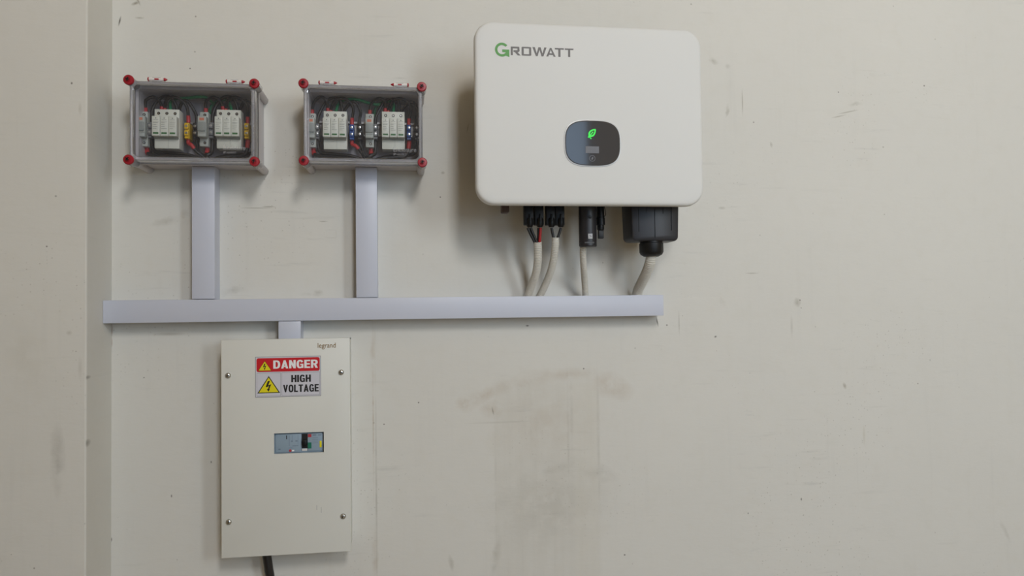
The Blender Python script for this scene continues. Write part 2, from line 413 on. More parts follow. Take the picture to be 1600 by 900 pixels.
struct('wall_front', bm, 'cement')
def frame(name, x0, x1, z0, z1, e, sill=True):
    bm = bmk(); box(bm, x0, x0 + e, 3.61, 3.69, z0, z1); box(bm, x1 - e, x1, 3.61, 3.69, z0, z1); box(bm, x0 + e, x1 - e, 3.61, 3.69, z1 - e, z1)
    if sill: box(bm, x0 + e, x1 - e, 3.61, 3.69, z0, z0 + e)
    struct(name, bm, 'frame_brown')
frame('window_1', *W1, .025); frame('fill_opening', *FILL, .02); frame('door_1', DX0, DX1, 0, DZ, .03, False)  # second frame surrounds the added fill opening
struct('floor', B(-1.9, 3.0, -.2, 3.7, -.1, 0), 'floor_stone')
struct('floor_outside', B(-3.5, 5.0, 3.7, 8.0, -.12, -.02), 'floor_stone')
struct('ceiling', B(-1.9, 3.0, -.2, 3.7, HC, HC + .1), 'cement')
# painted-over outline of a small blanking plate on the wall
c = at(517, 365); wb = bpy.data.objects['wall_back']
bm = bmk(); o1, o2 = rrect(c.x, c.z, .028, .0205, .005), rrect(c.x, c.z, .0262, .0187, .0044)
loft(bm, [(o1, 0), (o1, .0009), (o2, .0009), (o2, 0)], False, False); box(bm, c.x - .012, c.x + .012, 0, .0002, c.z - .008, c.z + .008)
obj('blanking_plate', bm, WALL, wb, label='painted-over small rounded plate')

# ------------------------------------------------------------------ cable trunking
def trunk(label, x0, x1, z0, z1, dep, vertical, seam=None):
    t = thing('cable_trunking', ((x0 + x1) / 2, 0, z0), label, 'trunking', 'grey plastic cable trunking')
    bm = bmk(); k = .002; lip = dep - .004
    box(bm, x0, x1, .0004, k, z0, z1)
    if vertical: box(bm, x0, x0 + k, k, lip, z0, z1); box(bm, x1 - k, x1, k, lip, z0, z1)
    else: box(bm, x0, x1, k, lip, z0, z0 + k); box(bm, x0, x1, k, lip, z1 - k, z1); box(bm, x0, x0 + k, k, lip, z0 + k, z1 - k); box(bm, x1 - k, x1, k, lip, z0 + k, z1 - k)
    obj('channel', bm, 'trunk_grey', t)
    if vertical: obj('cover', B(x0 - .0006, x1 + .0006, lip + .0003, dep, z0 + .0004, z1 - .0004, bev=.0012), 'trunk_grey', t)
    else: obj('cover', B(x0, x1, lip + .0003, dep, z0 - .0006, z1 + .0006, bev=.0012), 'trunk_grey', t)
    return t
DT = .052
l, r = at(155, 488, DT), at(1037, 476, DT)
ZT1 = (at(155, 470, DT).z + at(1037, 461, DT).z) / 2; ZT0 = (at(155, 506, DT).z + at(1037, 492, DT).z) / 2
trunk('long horizontal grey trunking running from the pillar to below the inverter', max(l.x, XP + .0005), r.x, ZT0, ZT1, DT, False)

# ------------------------------------------------------------------ clear-lidded boxes
BD, LD = .092, .132
def zmap(b):
    if b == 0: return lambda x, y, d: at(180 + x * 260 / 1232, 100 + y * 190 / 900, d)
    return lambda x, y, d: at(450 + x * 240 / 1137, 100 + y * 190 / 900, d)
BOX = []
for b, (scr, clips, nm) in enumerate([
        ([(200, 125), (397, 129), (200, 250), (397, 251)], [(246.5, 120.5, 1), (368, 123.5, 1)], 'yellow'),
        ([(474, 130), (659, 134.5), (474, 250), (660, 254)], [(512, 125.5, 1), (625, 128.5, -1)], 'blue')]):
    P = [at(x, y, LD + .004) for x, y in scr]
    x0, x1 = (P[0].x + P[2].x) / 2, (P[1].x + P[3].x) / 2; z1, z0 = (P[0].z + P[1].z) / 2, (P[2].z + P[3].z) / 2
    BOX.append((x0, x1, z0, z1))
    place = 'leftmost clear-lidded wall box, beside the pillar, with yellow terminals' if b == 0 else 'clear-lidded wall box with blue terminals, nearer the inverter'
    t = thing('junction_box', ((x0 + x1) / 2, 0, z0), place, 'junction box', 'clear-lidded junction boxes')
    # base tray
    bm = bmk(); k = .003
    e = .004
    box(bm, x0 + e, x1 - e, .0005, k, z0 + e, z1 - e)
    box(bm, x0 + e, x0 + e + k, k, BD - .012, z0 + e, z1 - e); box(bm, x1 - e - k, x1 - e, k, BD - .012, z0 + e, z1 - e)
    box(bm, x0 + e, x1 - e, k, BD - .012, z0 + e, z0 + e + k); box(bm, x0 + e, x1 - e, k, BD - .012, z1 - e - k, z1 - e)
    obj('base', bm, 'box_grey', t)
    bm = bmk(); o1, o2 = rrect((x0 + x1) / 2, (z0 + z1) / 2, x1 - x0 + .003, z1 - z0 + .003, .004, 3), rrect((x0 + x1) / 2, (z0 + z1) / 2, x1 - x0 - .014, z1 - z0 - .014, .004, 3)
    loft(bm, [(o2, BD - .0115), (o1, BD - .0115), (o1, BD), (o2, BD), (o2, BD - .0115)], False, False)
    obj('base_rim', bm, 'box_grey', t)
    for (xx, zz) in ((x0, z0), (x1, z0), (x0, z1), (x1, z1)):
        cx, cz = xx + (.002 if xx == x0 else -.002), zz + (.002 if zz == z0 else -.002)
        obj('corner_post', lathe(bmk(), (cx, -.001, cz), (0, -1, 0), [(.0085, 0), (.0095, .003), (.0095, BD)], 18), 'box_grey', t)
    # clear lid
    cx, cz, W, H = (x0 + x1) / 2, (z0 + z1) / 2, x1 - x0, z1 - z0
    r3, r4 = (rrect(cx, cz, W - .015, H - .015, .012, 3), LD - .003), (rrect(cx, cz, W - .019, H - .019, .012, 3), LD)
    lid = obj('lid', loft(bmk(), [r3, r4], False, True), 'clear', t, label='transparent plastic lid')
    rim = obj('lid_rim', loft(bmk(), [(rrect(cx, cz, W + .003, H + .003, .004, 3), BD + .0005), (rrect(cx, cz, W + .002, H + .002, .004, 3), LD - .008), (rrect(cx, cz, W - .002, H - .002, .005, 3), LD - .004), r3], False, False), 'rim', t)
    for q in (lid, rim): md = q.modifiers.new('shell', 'SOLIDIFY'); md.thickness = .0022; md.offset = -1
    for i, (xx, zz) in enumerate(((x0, z1), (x1, z1), (x0, z0), (x1, z0))):
        obj('lid_post', lathe(bmk(), (xx, -BD - .001, zz), (0, -1, 0), [(.0105, 0), (.0102, LD - BD - .002)], 18), 'frosted', t)
        s = obj('lid_screw', lathe(bmk(), (xx, -LD + .003, zz), (0, -1, 0), [(.0095, 0), (.0112, .0015), (.0112, .005), (.0098, .0068), (.0050, .0072), (.0046, .0060), (0, .0058)], 28), 'screw_red', t, label='large red lid screw')
        a = random.uniform(0, 90); bm = bmk()
        for q in (0, 90):
            m4 = Matrix.Translation((xx, 0, zz)) @ Matrix.Rotation(R(a + q), 4, 'Y')
            bb = B(-.0042, .0042, LD + .0085, LD + .0108, -.0011, .0011); bb.transform(m4); me = bpy.data.meshes.new('x'); bb.to_mesh(me); bm.from_mesh(me); bpy.data.meshes.remove(me); bb.free()
        obj('cross_slot', bm, 'black_hole', s)
    # lettering moulded into the lid
    zz = zmap(b); tx = zz(*((800, 625) if b == 0 else (780, 640)), LD); te = zz(*((965, 610) if b == 0 else (950, 625)), LD)
    obj('lettering', text_mesh('Enclosure', tx.x, te.x, tx.z - .003, tx.z + .0075, LD + .0002, .015), 'moulded', lid)
    obj('lettering', text_mesh('IP-66/67', tx.x, tx.x + (te.x - tx.x) * .58, tx.z - .0115, tx.z - .0060, LD + .0002, .015), 'moulded', lid)
    # hinge clips on the top edge
    for (px, py, s) in clips:
        d0 = LD - .014; p = at(px, py, d0); zc = z1 + .0065
        cl = obj('hinge_clip', B(p.x - .0105, p.x + .0085, d0 - .006, d0 + .006, z1 + .001, z1 + .0105, bev=.0015), 'frosted', t, label='clear hinge clip with red and white pins')
        obj('pin_body', lathe(bmk(), (p.x - s * .017, -d0 - .003, zc), (s, 0, 0), [(.0040, 0), (.0040, .031)], 12), 'pin_white', cl)
        obj('pin_tip', lathe(bmk(), (p.x + s * .0142, -d0 - .003, zc), (s, 0, 0), [(.0036, 0), (.0036, .002), (.0012, .007), (0, .0074)], 12), 'screw_red', cl)
        obj('pin_head', lathe(bmk(), (p.x - s * .0205, -d0 - .003, zc), (s, 0, 0), [(.0026, 0), (.0044, .0012), (.0044, .0036)], 12), 'screw_red', cl)
        obj('pin_core', B(p.x - .005, p.x + .004, d0 + .0062, d0 + .0072, zc - .002, zc + .001), 'screw_red', cl)
    # mounting plate and rail
    obj('mounting_plate', B(x0 + .012, x1 - .012, .0045, .006, z0 + .012, z1 - .012), 'plate_grey', t)
    zr = zz(400, 475, .03).z
    bm = bmk(); box(bm, x0 + .014, x1 - .014, .018, .019, zr - .0125, zr + .0125); box(bm, x0 + .014, x1 - .014, .019, .026, zr + .0125, zr + .0135); box(bm, x0 + .014, x1 - .014, .019, .026, zr - .0135, zr - .0125)
    box(bm, x0 + .014, x1 - .014, .025, .026, zr + .0135, zr + .0175); box(bm, x0 + .014, x1 - .014, .025, .026, zr - .0175, zr - .0135); box(bm, x0 + .03, x0 + .04, .006, .018, zr - .01, zr + .01); box(bm, x1 - .04, x1 - .03, .006, .018, zr - .01, zr + .01)
    obj('mounting_rail', bm, 'rail', t)
for (bx0, bx1, by, name) in ((300, 335, 300, 'wide vertical grey trunking rising to the box with yellow terminals'), (556.4, 589.2, 300, 'vertical grey trunking rising to the box with blue terminals')):
    i = 0 if bx0 < 400 else 1
    trunk(name, at(bx0, 370, .05).x, at(bx1, 370, .05).x, ZT1 + .0012, BOX[i][2] + .0035, .05, True)

# devices on the rails, built once at the origin (local frame: x across, y toward the room, z up)
def make_spd():
    t = empty('surge_protector', (0, 0, 0)); L = dict(parent=t, local=True); w2 = .0268
    bm = bmk(); box(bm, -w2, w2, .016, .050, -.045, .045, bev=.0008); box(bm, -w2 + .004, w2 - .004, 0, .016, -.03, .03)
    base = obj('base', bm, 'spd_white', **L)
    for i in range(3):
        x = (i - 1) * .0179
        m_ = obj('plug_module', B(x - .0087, x + .0087, .0505, .070, -.0205, .0245, bev=.0012), 'spd_white', **L)
        f = .0702
        obj('indicator', B(x - .0058, x + .0058, .0695, f, -.0165, -.0125), 'flag_green', m_, local=True)
        bm = bmk(); box(bm, x - .0011, x + .0013, f - .001, f, .0185, .0205); box(bm, x - .005, x + .005, f - .001, f, .0158, .0164); box(bm, x - .006, x + .006, f - .001, f, .0105, .0109)
        for q in range(4): box(bm, x - .006, x - .006 + random.uniform(.006, .012), f - .001, f, .0085 - q * .0042, .0091 - q * .0042)
        obj('print', bm, 'print_grey', m_, local=True)
        s = obj('terminal_screw', lathe(bmk(), (x, -.0503, .0355), (0, -1, 0), [(.0034, 0), (.0034, .0003), (.0024, .0003)], 14), 'black_hole', **L)
        obj('screw_head', lathe(bmk(), (x, -.0506, .0355), (0, -1, 0), [(.0021, 0), (.0019, .0005)], 12), 'steel', s, local=True)
        obj('terminal_mark', B(x - .0022, x + .0022, .0500, .0504, .0285, .0293), 'print_grey', **L)
    obj('seam', B(.0030, .0034, .0500, .0502, -.044, -.022), 'spd_line', **L)
    obj('lower_catch', B(-w2 + .001, w2 - .001, .048, .056, -.0235, -.0208), 'spd_line', **L)
    return t
def make_fuse():
    t = empty('fuse_holder', (0, 0, 0)); L = dict(parent=t, local=True); w2 = .0096
    obj('base', B(-w2, w2, 0, .040, -.040, .040, bev=.0008), 'fuse_grey', **L)
    h = obj('fuse_drawer', B(-w2 + .0002, w2 - .0002, .0405, .060, -.022, .026, bev=.0016), 'fuse_grey', **L)
    obj('grip', B(-w2 + .001, w2 - .001, .0602, .064, -.0095, .0115, bev=.001), 'fuse_dark', h, local=True)
    obj('ridge', B(-w2 + .001, w2 - .001, .0598, .0612, -.0135, -.0125), 'fuse_dark', h, local=True)
    obj('print', B(-.005, .005, .0598, .0603, .0155, .0215), 'print_orange', h, local=True)
    for z in (.033, -.032):
        s = obj('terminal_screw', lathe(bmk(), (.0018, -.0400, z), (0, -1, 0), [(.0032, 0), (.0032, .0004), (.0022, .0004)], 14), 'black_hole', **L)
        obj('screw_head', lathe(bmk(), (.0018, -.0404, z), (0, -1, 0), [(.0018, 0), (.0016, .0005)], 12), 'steel', s, local=True)
    return t
def make_term(name, m):
    t = empty(name, (0, 0, 0)); L = dict(parent=t, local=True); w2 = .0050
    obj('housing', B(-w2, w2, 0, .034, -.0185, .0185, bev=.0006), m, **L)
    for z in (.0095, -.0065):
        s = obj('clamp', B(-w2 + .0004, w2 - .0004, .0342, .040, z - .0062, z + .0062, bev=.001), m, **L)
        obj('screw', lathe(bmk(), (0, -.0400, z), (0, -1, 0), [(.0030, 0), (.0030, .0006), (.0018, .0008)], 12), 'steel', s, local=True)
    obj('marker', B(-w2 + .001, w2 - .001, .0342, .0375, -.0182, -.0138), m, **L)
    return t
protos = {'spd': make_spd(), 'fuse': make_fuse(), 'grey': make_term('grey_terminal', 'term_grey'), 'yellow': make_term('yellow_terminal', 'term_yellow'), 'blue': make_term('blue_terminal', 'term_blue'), 'black': make_term('black_terminal', 'term_black')}
usedp = set()
def put(kind, x, z, d, label, cat, group):
    o = protos[kind] if kind not in usedp else copy_tree(protos[kind]); usedp.add(kind)
    o.location = (x, -d, z); tag(o, label, cat, group); return o
def cable(name, pts, m, label, group, rad=.0036, sleeves=(0, 0), cat='cable', sm='sleeve_red', per=8):
    path = resample(smooth_path(pts, per * 2), .0035); path = path if len(path) > 4 else smooth_path(pts, per)
    b0 = min(path, key=lambda p: p.z); t = thing(name, b0, label, cat, group)
    obj('conductor', tube(bmk(), path, rad, 10), m, t)
    for s, rev in zip(sleeves, (False, True)):
        if s:
            q = path[::-1] if rev else path
            obj('end_sleeve', tube(bmk(), q[:max(3, s)], rad * 1.22, 10), sm, t)
    return t
HALF = [(0, 205, 256, 290, 530, 592, 0, 'left'), (0, 655, 710, 748, 973, 1035, 2, 'right'), (1, 172, 215, 257, 471, 530, 10, 'left'), (1, 602, 646, 687, 895, 953, 12, 'right')]
for (b, fx, gx, sx, tx, bxx, dy, side) in HALF:
    z_ = zmap(b); tc = 'yellow' if b == 0 else 'blue'; bn = 'the %s-terminal box' % tc; sg = 'devices in ' + bn
    D0 = .027
    c = z_(sx + 93, 480 + dy, D0 + .050); put('spd', c.x, c.z, D0, 'white three-module surge protector in the %s half of %s' % (side, bn), 'surge protector', 'white surge protectors')
    spx = [z_(sx + 30 + 63 * i, 340 + dy, D0 + .03) for i in range(3)]; ztop = c.z + .045
    f = z_(fx + 3, 480 + dy, D0 + .040); put('fuse', f.x, f.z, D0, 'slim grey fuse holder in the %s half of %s' % (side, bn), 'fuse holder', 'grey fuse holders')
    g = z_(gx, 487 + dy, D0 + .036); put('grey', g.x, g.z, D0, 'small grey terminal block in the %s half of %s' % (side, bn), 'terminal block', 'grey terminal blocks')
    y = z_(tx, 492 + dy, D0 + .036); put(tc, y.x, y.z, D0, 'bright %s terminal block in the %s half of its box' % (tc, side), 'terminal block', tc + ' terminal blocks')
    k = z_(bxx, 492 + dy, D0 + .036); put('black', k.x, k.z, D0, 'black terminal block in the %s half of %s' % (side, bn), 'terminal block', 'black terminal blocks')
    grp = 'cables in ' + bn
    def Z(x, yy, d): return z_(x, yy + dy, d)
    top = 8 if side == 'left' else 0
    dT = .052; hi = 245 - (12 if b == 1 and side == 'left' else 0)
    f0, s0, s1, s2 = Vector((f.x, -dT, f.z + .039)), Vector((c.x - .0195, -dT, ztop - .002)), Vector((c.x, -dT, ztop - .002)), Vector((c.x + .0165, -dT, ztop - .002))
    up = Vector((0, 0, .010))
    lab = lambda s: s % {'h': side, 'b': bn}
    cable('black_cable', [f0, f0 + up, Z(fx + 22, 272, .058), Z(fx + 70, hi, .062), Z(fx + 112, 262, .062), s0 + up * 1.6, s0], 'wire_black', lab('black cable looping over from the fuse holder, %(h)s half of %(b)s'), grp, sleeves=(5, 5))
    g0 = Vector((g.x + .001, -dT, g.z + .017))
    cable('black_cable', [g0, g0 + up * 1.8, Z(sx - 12, 330, .050), Z(sx + 25, 270, .050), Z(sx + 75, 240, .054), Z(sx + 125, 252, .058), s2 + up * 1.5 + Vector((-.003, 0, 0)), s2 + Vector((-.003, 0, 0))], 'wire_black', lab('black cable looping up from the grey terminal, %(h)s half of %(b)s'), grp)
    y0 = Vector((y.x + .0005, -dT, y.z + .017)); s0b = s0 + Vector((.0075, 0, 0))
    cable('black_cable', [s0b, s0b + up * 1.4, Z(sx + 92, 262, .066), Z(sx + 140, 244, .068), Z(sx + 190, 262, .066), Z((sx + 230 + tx) / 2 + 4, 315, .060), y0 + up * 1.5, y0], 'wire_black', lab('black cable looping into the top of the %s terminal, %%(h)s half of its box' % tc), grp, sleeves=(4, 6))
    k0 = Vector((k.x, -dT, k.z + .017)); s2b = s2 + Vector((.0040, 0, 0))
    cable('black_cable', [s2b, s2b + up * 1.2, Z(sx + 215, 272, .062), Z(sx + 252, 282, .060), Z((sx + 300 + bxx) / 2 - 6, 345, .056), k0 + up * 1.8, k0], 'wire_black', lab('black cable looping into the black terminal, %(h)s half of %(b)s'), grp)
    # green earth conductors
    if side == 'left':
        cable('green_cable', [s1, s1 + up, Z(sx + 118, 285, .044), Z(sx + 150, 258, .050), Z(sx + 240, 252, .052), Z(sx + 340, 243 + (35 if b else 0), .052), Z(sx + 400, 255 + (35 if b else 0), .048), Z(sx + 440, 300, .034) if b == 0 else Z(sx + 470, 290, .036)],
              'wire_green', 'green earth cable running across the top of ' + bn, grp)
    else:
        cable('green_cable', [s1, s1 + up, Z(sx + 95, 285, .044), Z(sx + 60, 262, .036), Z(sx - 10, 285, .032), Z(sx - 40, 320, .032), Z(sx - 52, 380, .030)], 'wire_green', 'green earth cable curving behind the right-hand grey terminal of ' + bn, grp)
    # lower runs gather over the trunking entry
    dn = Vector((0, 0, -.010)); zb = BOX[b][2] + .019; xe = (BOX[b][0] + BOX[b][1]) / 2 + (.004 if b == 0 else .0)
    sgn = 1 if side == 'left' else -1; j = random.uniform(0, .003)
    fb = Vector((f.x + .002, -dT + .004, f.z - .038)); fe = abs(xe - fb.x)
    def run(p0, d, lift, tail):
        dx = xe + tail - p0.x
        return [p0, p0 + dn, Vector((p0.x + dx * .07, -d * .5 + p0.y * .5, zb + lift + .007)), Vector((p0.x + dx * .35, -d, zb + lift + .002)), Vector((p0.x + dx * .75, -d - .002, zb + lift * .8)), Vector((xe + tail, -d, zb - .002)), Vector((xe + tail, -d + .002, zb - .0064))]
    cable('black_cable', run(fb, .060, .003, -.012 * sgn), 'wire_black', rad=.0044, label= lab('black cable with red sleeve below the fuse holder, %(h)s half of %(b)s'), group=grp, sleeves=(6, 0))
    gb = Vector((g.x, -dT + .002, g.z - .017))
    cable('black_cable', run(gb, .058, .010, -.006 * sgn), 'wire_black', rad=.0044, label= lab('black cable running down from the grey terminal, %(h)s half of %(b)s'), group=grp)
    yb = Vector((y.x, -dT + .002, y.z - .017)); kb = Vector((k.x, -dT + .003, k.z - .017))
    if side == 'left':
        cable('black_cable', [yb, yb + dn, Z(tx + 35, 600, .056), Z(tx + 70, 645, .052), Vector((xe - .004, -.046, zb + .008)), Vector((xe + .004, -.044, zb - .0064))], 'wire_black', lab('black cable with red sleeve below the %s terminal, %%(h)s half of its box' % tc), grp, sleeves=(10, 0))
        cable('black_cable', [kb, kb + dn, Z(bxx + 18, 610, .048), Z(bxx + 28, 655, .044), Vector((xe + .008, -.038, zb + .004)), Vector((xe + .010, -.038, zb - .0064))], 'wire_black', lab('black cable running down from the black terminal, %(h)s half of %(b)s'), grp)
    else:
        cable('black_cable', run(yb, .050, .007, .016), 'wire_black', rad=.0044, label= lab('black cable with red sleeve below the %s terminal, %%(h)s half of its box' % tc), group=grp, sleeves=(7, 0))
        cable('black_cable', run(kb, .040, .013, .020), 'wire_black', rad=.0044, label= lab('black cable running down from the black terminal, %(h)s half of %(b)s'), group=grp)

# ------------------------------------------------------------------ inverter
ID = .224
xl = (at(741, 130, ID).x + at(744, 290, ID).x) / 2; xr = (at(1097.5, 130, ID).x + at(1100, 290, ID).x) / 2
zt = (at(760, 33, ID).z + at(1080, 45, ID).z) / 2; zb = (at(760, 322, ID - .02).z + at(1080, 323, ID - .02).z) / 2
cx, cz, W, H = (xl + xr) / 2, (zt + zb) / 2, xr - xl, zt - zb
inv = thing('solar_inverter', (cx, 0, zb), 'large white solar inverter with rounded corners and dark oval display on the wall', 'inverter')
def bowed(ins, r):
    out = []
    for (x, z) in rrect(cx, cz, W - 2 * ins, H - 2 * ins, r, 10):
        out.append((x, z))
    return out
bm = bmk(); RC = .042
loft(bm, [(bowed(.010, RC - .010), ID - .058), (bowed(.0025, RC - .0025), ID - .036), (bowed(0, RC), ID - .016), (bowed(.0004, RC), ID - .0070), (bowed(.0018, RC - .001), ID - .0034), (bowed(.0040, RC - .003), ID - .0014), (bowed(.0075, RC - .006), ID - .0004), (bowed(.016, RC - .013), ID)])
cov = obj('front_cover', bm, 'inv_white', inv)
obj('chassis', B(xl + .045, xr - .045, .028, ID - .0585, zb + .034, zt - .05, bev=.006), 'chassis', inv)
for i in range(2): obj('wall_bracket', B(xl + .06 + i * (W - .15), xl + .09 + i * (W - .15), .0005, .0275, zb + .06, zt - .08, bev=.002), 'chassis', inv)
for i in range(24):
    x = xl + .055 + i * (W - .11) / 23; obj('heatsink_fin', B(x - .0012, x + .0012, .012, .0275, zb + .10, zt - .09), 'chassis', inv)
fx = at(789, 329, .09); obj('lower_foot', B(fx.x - .009, fx.x + .009, .075, .105, fx.z - .006, zb + .036, bev=.003), 'foot_brown', inv, label='small dark mounting foot')
# display
p0, p1 = at(881, 224, ID), at(970, 224, ID); q0, q1 = at(925, 187, ID), at(925, 261, ID)
dx, dz, dw, dh = (p0.x + p1.x) / 2, (q0.z + q1.z) / 2, p1.x - p0.x, q0.z - q1.z
def sup(w_, h_, n=3.1, N=64):
    out = []
    for i in range(N):
        a = 2 * math.pi * i / N; c_, s_ = math.cos(a), math.sin(a)
        out.append((dx + math.copysign(abs(c_) ** (2 / n), c_) * w_ / 2, dz + math.copysign(abs(s_) ** (2 / n), s_) * h_ / 2))
    return out
dsp = obj('display', loft(bmk(), [(sup(dw - .006, dh - .006), ID - .003), (sup(dw - .006, dh - .006), ID + .0012), (sup(dw - .009, dh - .009), ID + .0018)]), 'display_black', inv, smooth=False, label='glossy dark display panel')
obj('bezel', loft(bmk(), [(sup(dw - .0052, dh - .0052), ID - .002), (sup(dw, dh), ID - .002), (sup(dw - .001, dh - .001), ID + .0014), (sup(dw - .0052, dh - .0052), ID + .0018), (sup(dw - .0052, dh - .0052), ID - .002)], False, False), 'display_ring', dsp)
FD = ID + .0018
def I(px, py): p = at(px, py, FD); return (p.x, p.z)
# leaf icon: outline with a vein
lc = Vector((at(925.5, 207.5, FD).x, at(925.5, 207.5, FD).z)); ua = Vector((math.cos(R(48)), math.sin(R(48)))); va = Vector((-ua.y, ua.x))
def leaf(L, Wd, n=16):
    out = []
    for i in range(n + 1): t = i / n; out.append(lc + ua * (t - .5) * L + va * Wd * math.sin(math.pi * t ** .8) ** .75)
    for i in range(1, n): t = 1 - i / n; out.append(lc + ua * (t - .5) * L - va * Wd * math.sin(math.pi * t ** .8) ** .75)
    return [(p.x, p.y) for p in out]
bm = bmk(); a_, b_ = leaf(.0235, .0072), leaf(.0150, .0036)
loft(bm, [(b_, FD), (a_, FD), (a_, FD + .0004), (b_, FD + .0004), (b_, FD)], False, False)
def bar(bm, a, b2, wd, d0, d1):
    a, b2 = Vector(a), Vector(b2); n = (b2 - a).normalized(); n = Vector((-n.y, n.x)) * wd / 2
    poly(bm, [tuple(a + n), tuple(a - n), tuple(b2 - n), tuple(b2 + n)], d0, d1)
bar(bm, lc - ua * .0150, lc + ua * .003, .0022, FD, FD + .0005); bar(bm, lc - ua * .012 + va * .002, lc - ua * .012 - va * .0075, .0022, FD, FD + .00045)
obj('leaf_icon', bm, 'leaf_green', dsp, smooth=False, label='glowing green leaf icon')
a_, b_ = I(915, 228.5), I(936, 239.5)
obj('screen', B(a_[0], b_[0], FD - .0005, FD + .0003, b_[1], a_[1]), 'display_screen', dsp, label='small unlit grey screen')
c_ = I(925.5, 247.5); bm = bmk()
ring = lambda r: [(c_[0] + r * math.cos(R(12 * i)), c_[1] + r * math.sin(R(12 * i))) for i in range(30)]
loft(bm, [(ring(.0062), FD), (ring(.0070), FD), (ring(.0070), FD + .0003), (ring(.0062), FD + .0003), (ring(.0062), FD)], False, False); poly(bm, [(c_[0] + .0012, c_[1] + .004), (c_[0] - .002, c_[1] - .0005), (c_[0] - .0008, c_[1] - .004), (c_[0] + .002, c_[1] + .0005)], FD, FD + .0003)
obj('touch_key', bm, 'display_mark', dsp, smooth=False)
# brand lettering
def J(px, py): p = at(px, py, ID); return Vector((p.x, p.z))
gc = J(784.3, 77.6); ro, ri = .0158, .0103
bm = bmk(); N = 30; angs = [40 + (320) * i / N for i in range(N + 1)]
outer = [(gc.x + ro * math.cos(R(a)), gc.y + ro * math.sin(R(a))) for a in angs]; inner = [(gc.x + ri * math.cos(R(a)), gc.y + ri * math.sin(R(a))) for a in angs]
LT = ID + .0004
for i in range(N): poly(bm, [outer[i], outer[i + 1], inner[i + 1], inner[i]], ID - .001, LT)
poly(bm, [(gc.x + .0005, gc.y + .0005), (gc.x + .0165, gc.y + .0005), (gc.x + .0165, gc.y - .0055), (gc.x + .0005, gc.y - .0055)], ID - .001, LT + .0001)
poly(bm, [(gc.x + .0165, gc.y - .0005), (gc.x + .0165, gc.y - .0160), (gc.x + .0030, gc.y - .0115), (gc.x + .0100, gc.y - .0050)], ID - .001, LT + .0002)
obj('logo_initial', bm, 'logo_green', cov, smooth=False, label='green letter G of the logo')
s_, h_ = .0045, .0042
GL = {'R': (1.0, [[(0, 0), (.22, 0), (.22, 1), (0, 1)], [(.22, 1), (.22, .80), (.72, .80), (.92, 1)], [(.92, 1), (.72, .80), (.72, .58), (.95, .50)], [(.95, .50), (.72, .58), (.30, .58), (.30, .38), (.85, .38)], [(.42, .40), (.70, .40), (1.04, 0), (.76, 0)]]),
      'O': (1.0, [[(0, .06), (.22, .16), (.22, .84), (0, .94)], [(0, .94), (.22, .84), (.78, .84), (1, .94), (.92, 1), (.08, 1)], [(1, .94), (.78, .84), (.78, .16), (1, .06)], [(1, .06), (.78, .16), (.22, .16), (0, .06), (.08, 0), (.92, 0)]]),
      'W': (1.5, [[(0, 1), (.17, 1), (.36, .0), (.24, .0)], [(.24, 0), (.36, 0), (.55, 1), (.42, 1)], [(.45, 1), (.58, 1), (.77, 0), (.64, 0)], [(.64, 0), (.77, 0), (1, 1), (.84, 1)]]),
      'A': (1.15, [[(0, 0), (.22, 0), (.56, 1), (.40, 1)], [(1, 0), (.78, 0), (.40, 1), (.56, 1)], [(.26, .20), (.74, .20), (.66, .38), (.33, .38)]]),
      'T': (1.05, [[(0, 1), (1, 1), (1, .84), (0, .84)], [(.38, 0), (.62, 0), (.62, .84), (.38, .84)]])}
ws = [(798, 812.5, 73.0, 86.3), (815, 830, 73.4, 87), (832, 854, 74, 88), (853.5, 868, 75, 88.5), (867, 881, 75.3, 88.8), (882.5, 896, 76, 89)]
for ch, (a, b2, y0, y1) in zip('ROWATT', ws):
    bm = bmk(); A1, B1 = J(a, (y0 + y1) / 2), J(b2, (y0 + y1) / 2); zt_, zb_ = J((a + b2) / 2, y0).y, J((a + b2) / 2, y1).y
    for q, pg in enumerate(GL[ch][1]): poly(bm, [(A1.x + u * (B1.x - A1.x), zb_ + v * (zt_ - zb_)) for u, v in pg], ID - .001, LT + q * .00005)
    obj('logo_letter', bm, 'logo_grey', cov, smooth=False)
# solar connectors below
CD = .12
con = []
for i, px in enumerate((827, 843, 861, 875.7)):
    p = at(px, 354, CD + .009); hx = .0113; ztop_ = zb + .0335
    c1 = obj('solar_connector', B(p.x - hx, p.x + hx, CD - .012, CD + .006, p.z + .004, ztop_, bev=.002), 'black_plastic', inv)
    obj('cable_nut', lathe(bmk(), (p.x + .002, -CD - .004, p.z - .001), (0, 0, 1), [(.0055, 0), (.0078, .003), (.0080, .018), (.0066, .022)], 18), 'black_plastic', c1)
    obj('latch', B(p.x + .000, p.x + .004, CD + .0055, CD + .0125, p.z + .012, p.z + .030, bev=.001), 'black_plastic', c1)
    con.append(Vector((p.x + .002, -CD - .004, p.z + .001)))
# wifi logger
p = at(919.5, 386, .148); q = at(905.5, 386, .143); r_ = p.x - q.x + .0005; LDp = .143
lg = thing('logger_stick', (p.x, -LDp, p.z), 'black cylindrical data logger plugged in under the inverter', 'data logger')
body = obj('barrel', lathe(bmk(), (p.x, -LDp, p.z), (0, 0, 1), [(r_ - .003, 0), (r_, .0025), (r_, .0105), (r_ - .0004, .011), (r_, .0115), (r_, zb + .033 - p.z)], 32), 'black_satin', lg)
